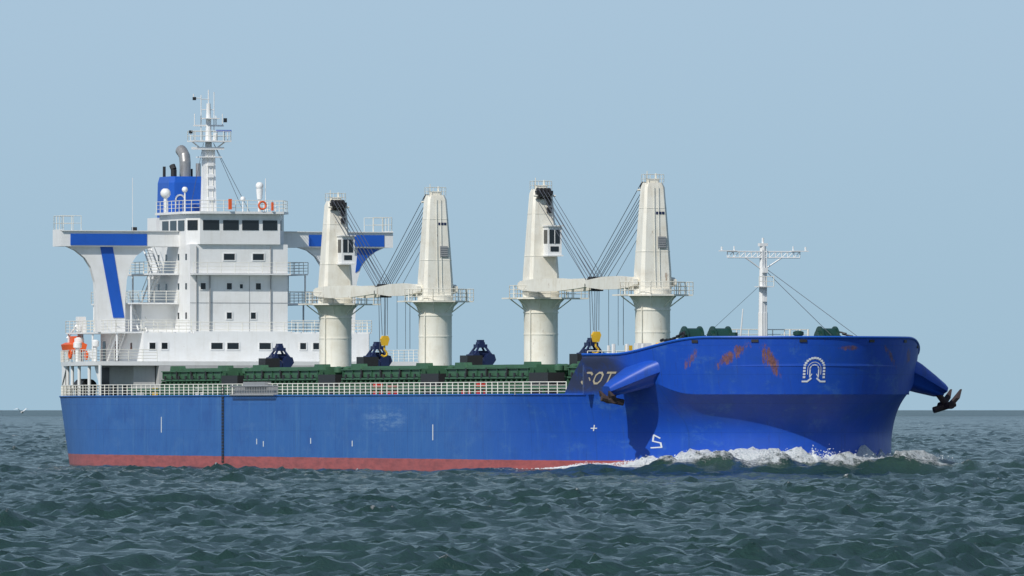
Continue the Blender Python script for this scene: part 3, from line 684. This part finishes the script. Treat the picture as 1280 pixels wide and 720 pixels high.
# ------------------------------------------------------------------ sea
def tile(N,L,V,wd,rms,chop,seed,spread=2,pw=3.7):
    rng=np.random.RandomState(seed)
    k=np.fft.fftfreq(N,L/N)*2*np.pi; KX,KY=np.meshgrid(k,k,indexing='ij'); K=np.sqrt(KX**2+KY**2); K[0,0]=1
    Lp=V*V/9.81; c=(KX*math.cos(wd)+KY*math.sin(wd))/K
    Ph=np.exp(-1/(K*Lp)**2)/K**pw*(np.abs(c)**spread*.85+.15)*np.exp(-(K*L/N*.9)**2*.35); Ph[0,0]=0
    H=(rng.randn(N,N)+1j*rng.randn(N,N))*np.sqrt(Ph)
    h_=np.fft.ifft2(H).real; s=rms/h_.std(); H*=s; h_*=s
    dx=np.fft.ifft2(-1j*KX/K*H).real*chop; dy_=np.fft.ifft2(-1j*KY/K*H).real*chop
    g_=L/N
    dxx=(np.roll(dx,-1,0)-np.roll(dx,1,0))/(2*g_); dyy=(np.roll(dy_,-1,1)-np.roll(dy_,1,1))/(2*g_); dxy=(np.roll(dx,-1,1)-np.roll(dx,1,1))/(2*g_)
    J=(1-dxx)*(1-dyy)-dxy**2
    return (N,L,[h_,dx,dy_,J])
def samp(T,x,y):
    N,L,A=T; u=(x/L*N)%N; v=(y/L*N)%N; i=u.astype(int)%N; j=v.astype(int)%N; fu_=u-np.floor(u); fv=v-np.floor(v); i1=(i+1)%N; j1=(j+1)%N
    return [a[i,j]*(1-fu_)*(1-fv)+a[i1,j]*fu_*(1-fv)+a[i,j1]*(1-fu_)*fv+a[i1,j1]*fu_*fv for a in A]
T1=tile(1024,230.,3.4,0.40,.165,.9,3,2,3.3); T2=tile(512,71.,1.7,-.5,.045,.7,5,1,3.2); T3=tile(256,310.,6.5,.2,.12,.5,9,3,4)
def grow(start,st0,fac,end):
    o=[];x=start;s=st0
    while x<end: x+=s; s*=fac; o.append(x)
    return o
rows=[-3000,-800,-300,-100,0,80,150,200,240]; a=262.
while a<9000: rows.append(a); a+=.32+.0011*(a-262)
rows+=grow(a,10,1.06,90000)
cc=list(np.arange(0,42,.35)); l_=cc[-1]
while l_<420: l_+=.38+.014*(l_-42); cc.append(l_)
cc+=grow(cc[-1],6,1.14,60000); cc=np.array(cc); colsx=np.concatenate([-cc[:0:-1],cc]); rows=np.array(rows)
A_,L_=np.meshgrid(rows,colsx,indexing='ij'); dr=np.gradient(rows); dc=np.gradient(colsx)
spc=np.maximum(dr[:,None],dc[None,:])
cx,cy=1046.4,-317.6
x=cx-cs*A_+sn*L_; y=cy+sn*A_+cs*L_
wt=np.clip(1.4-spc/9.,0,1); wt2=np.clip(1.5-spc/1.2,0,1)
h1,d1x,d1y,J1=samp(T1,x,y)
xr=x*.8-y*.6; yr=x*.6+y*.8
h2,d2x,d2y,J2=samp(T2,xr,yr)
h3=samp(T3,x*.94+y*.34,-x*.34+y*.94)[0]
gust=1+.30*np.sin(x*.031+y*.047+1.3*np.sin(y*.021))+.2*np.sin(x*.083-y*.061+2)
h1=h1*gust; 
z=h1*wt+h2*wt2+h3*np.clip(1.5-spc/12.,0,1)
jp=np.percentile(T1[2][3],.55); jq=np.percentile(T1[2][3],.02)
foam=np.clip((jp-J1)/(jp-jq),0,1)**.6*.8*wt*np.clip(gust-.55,0,1)*1.6
ex_=(x-145)/39.5; ey=y/16.1; e=np.sqrt(ex_**2+ey**2)+1e-6
gr_=np.sqrt((ex_/39.5)**2+(ey/16.1)**2)/e
ph=np.arctan2(ex_,np.abs(ey)); dist=(e-1)/gr_
phn=np.clip(ph/(math.pi/2),-.3,1)
dist=np.where(x<145,np.abs(y)-16.1,dist)
dp=np.clip(dist,0,None)
rise=np.clip((phn-.22)/.45,0,1)**1.2
lump=1+.30*np.sin(x*.8+1.7*np.sin(y*.55))+.22*np.sin(y*1.9-x*.6)+1.0*h2/.05*.12
climb=1.35*rise*lump*np.exp(-(dp/1.5)**1.6)
rid0=4.6+5.0*np.clip(1-phn,0,1.5)**1.3+1.2*h1
hump=.95*rise*(1+1.3*h1)*np.exp(-((dist-rid0)/2.6)**2)
pw_=np.where((y>0)|(x>182),1,0)*np.clip((phn-.35)/.25,0,1)
port=1.35*pw_*(1+.28*np.sin(y*1.1+x*.5)+2.0*h2)*np.exp(-((dist-4.2)/1.7)**2)
swell=.55*np.clip((x-140)/40,0,1)*np.exp(-dp/12)*(x<200)
near=(dist<60)&(x>0)&(x<215)
z=z*np.where(near,1-.6*np.exp(-dp/8),1)+np.where(near,climb+np.maximum(hump,port*.95)+swell,0)
f_c=np.where(dist<3.2+.9*np.sin(x*.5+y),1.0,0)*np.clip(rise*1.6,0,1)*np.clip(1.12-.16*dp,0,1)
f_h=np.clip(np.maximum(hump*1.5-.75,port*1.4-.55)+.5*np.sin(x*.6+y*.8),0,1)*.85
f_side=np.where((x>20)&(x<168),.36*np.exp(-(np.abs(dist)/1.2)),0)+np.where((x>138)&(x<172),.50*np.exp(-((dist-3)/2.8)**2),0)
f_aft=.42*np.exp(-(((x+2)/14)**2))*np.exp(-((np.abs(y)-9)/7)**2)
foam=np.clip(foam+np.where(near,np.maximum(f_c,np.maximum(f_h,f_side)),0)+f_aft,0,1)
green=np.where(near,np.clip((hump+climb)/1.2,0,1),0)
X_=x-d1x*wt; Y_=y-d1y*wt
co=np.stack([X_,Y_,z],-1).reshape(-1,3).astype(np.float32)
nr,nc=x.shape; idx=np.arange(nr*nc).reshape(nr,nc)
q=np.stack([idx[:-1,:-1],idx[:-1,1:],idx[1:,1:],idx[1:,:-1]],-1).reshape(-1,4)
me=bpy.data.meshes.new('sea'); me.vertices.add(nr*nc); me.vertices.foreach_set('co',co.ravel())
nq_=len(q); me.loops.add(nq_*4); me.loops.foreach_set('vertex_index',q.ravel().astype(np.int32))
me.polygons.add(nq_); me.polygons.foreach_set('loop_start',np.arange(0,nq_*4,4,dtype=np.int32)); 
me.polygons.foreach_set('use_smooth',np.ones(nq_,dtype=bool)); me.update(calc_edges=True); me.validate()
for nm_,ar in (('foam',foam),('green',green),('lod',1-wt)):
    at=me.attributes.new(nm_,'FLOAT','POINT'); at.data.foreach_set('value',ar.ravel().astype(np.float32))
if me.polygons[nq_//2].normal.z<0: me.flip_normals()
sm,nt,b=newmat('sea_water')
tc=nt.nodes.new('ShaderNodeTexCoord').outputs['Object']
def attr(nm_):
    a=nt.nodes.new('ShaderNodeAttribute'); a.attribute_name=nm_; return a.outputs['Fac']
fa=attr('foam')
nf=noise(nt,tc,1.6,9,.75); nf2=noise(nt,tc,7,5,.7)
thr=mth(nt,'ADD',fa,mth(nt,'MULTIPLY',mth(nt,'SUBTRACT',mth(nt,'ADD',mth(nt,'MULTIPLY',nf,.7),mth(nt,'MULTIPLY',nf2,.3)),.5),2.4))
fm_=mth(nt,'MULTIPLY',ramp(nt,thr,.50,.86),ramp(nt,fa,.06,.28))
base=mixc(nt,noise(nt,tc,.03,3,.5),(.015,.042,.039,1),(.024,.056,.048,1))
base=mixc(nt,mth(nt,'MULTIPLY',attr('green'),.5),base,(.05,.10,.06,1))
fcol_=mixc(nt,ramp(nt,nf2,.35,.6),(.50,.58,.60,1),(.82,.85,.86,1))
base=mixc(nt,fm_,base,fcol_)
nt.links.new(base,b.inputs['Base Color'])
rg=mth(nt,'ADD',mth(nt,'MULTIPLY',fm_,.5),mth(nt,'ADD',.15,mth(nt,'MULTIPLY',attr('lod'),.15)))
nt.links.new(rg,b.inputs['Roughness']); b.inputs['IOR'].default_value=1.333
bp=nt.nodes.new('ShaderNodeBump'); bp.inputs['Strength'].default_value=1.0; bp.inputs['Distance'].default_value=.17
hh=mth(nt,'ADD',mth(nt,'MULTIPLY',noise(nt,tc,1.9,7,.62,sc=(1,1,1)),1.0),mth(nt,'MULTIPLY',noise(nt,tc,6.,4,.6),.28))
hh=mth(nt,'ADD',hh,mth(nt,'MULTIPLY',mth(nt,'MULTIPLY',fm_,nf2),1.5))
nt.links.new(hh,bp.inputs['Height']); nt.links.new(bp.outputs[0],b.inputs['Normal'])
me.materials.append(sm)
so=bpy.data.objects.new('sea',me); S.collection.objects.link(so)

V=[];F=[]
rng=random.Random(4)
lumps=[(rng.uniform(.35,1.0),rng.choice((-1,-1,1)),rng.uniform(.012,.06),rng.uniform(.2,1.0)) for _ in range(46)]
for i in range(13000):
    c0,sd_,wd_,hgt=rng.choice(lumps)
    pn=min(1,max(.25,rng.gauss(c0,wd_)))
    far=(sd_>0 and rng.random()<.5)
    p_=pn*math.pi/2; rd=.3+abs(rng.gauss(0,1.1))
    if far: rd=4.0+rng.gauss(0,.7)
    bx,by=145+39.5*math.sin(p_),16.1*math.cos(p_)
    nx,ny=math.sin(p_)/39.5,math.cos(p_)/16.1; l=math.hypot(nx,ny); nx/=l; ny/=l
    ampz=1.35*min(1,max(0,(pn-.22)/.45))**1.2
    px_,py_=bx+nx*rd,sd_*(by+ny*rd)
    k_=math.exp(-((pn-c0)/wd_)**2*.7)
    pz=.5+ampz*.85*(.8 if far else math.exp(-(rd/1.7)**1.6))+abs(rng.gauss(0,.45))*hgt*k_*ampz*.6
    r_=rng.uniform(.015,.06)
    k=len(V); V+=[(px_+r_,py_,pz),(px_-r_,py_,pz),(px_,py_+r_,pz),(px_,py_-r_,pz),(px_,py_,pz+r_),(px_,py_,pz-r_)]
    for a,b2,c in ((0,2,4),(2,1,4),(1,3,4),(3,0,4),(2,0,5),(1,2,5),(3,1,5),(0,3,5)): F.append((k+a,k+b2,k+c))
SPR=paint('spray_white',(.80,.83,.84),.6,.05)
mkobj('sea_spray',V,F,SPR,parent=None)

# ------------------------------------------------------------------ light, world, camera
w=bpy.data.worlds.new('World'); S.world=w; w.use_nodes=True; nt=w.node_tree
bg=nt.nodes['Background']; sk=nt.nodes.new('ShaderNodeTexSky'); sk.sky_type='NISHITA'; sk.sun_disc=False
Hd=Vector((.592,-.806)); el=math.radians(43)
sk.sun_elevation=el; sk.sun_rotation=math.atan2(Hd.x,Hd.y)
sk.air_density=1.0; sk.dust_density=.6; sk.ozone_density=2.0
tcw=nt.nodes.new('ShaderNodeTexCoord').outputs['Generated']
spw=nt.nodes.new('ShaderNodeSeparateXYZ'); nt.links.new(tcw,spw.inputs[0])
STR=.092
hz=mixc(nt,ramp(nt,spw.outputs[2],-.002,.045),(.355/STR,.52/STR,.645/STR,1),(.40/STR,.555/STR,.70/STR,1))
fz=ramp(nt,spw.outputs[2],.03,.42)
skc=mixc(nt,mth(nt,'MULTIPLY',fz,.85),hz,sk.outputs[0])
nt.links.new(skc,bg.inputs['Color']); bg.inputs['Strength'].default_value=STR
sl=bpy.data.lights.new('sun','SUN'); sl.energy=3.6; sl.angle=math.radians(.5); sl.color=(1,.95,.87)
so=bpy.data.objects.new('sun',sl); S.collection.objects.link(so)
dv=Vector((Hd.x*math.cos(el),Hd.y*math.cos(el),math.sin(el))); so.rotation_euler=dv.to_track_quat('Z','Y').to_euler(); so.location=(100,-100,200)
cam=bpy.data.cameras.new('camera'); co_=bpy.data.objects.new('camera',cam); S.collection.objects.link(co_)
co_.location=(1046.4,-317.6,5.45); co_.rotation_euler=(math.pi/2,0,math.pi/2-TH)
cam.lens=14000/1280*36; cam.sensor_width=36; cam.shift_y=152/1280; cam.clip_start=1; cam.clip_end=200000
S.camera=co_
S.view_settings.view_transform='Standard'; S.view_settings.look='None'; S.view_settings.exposure=0
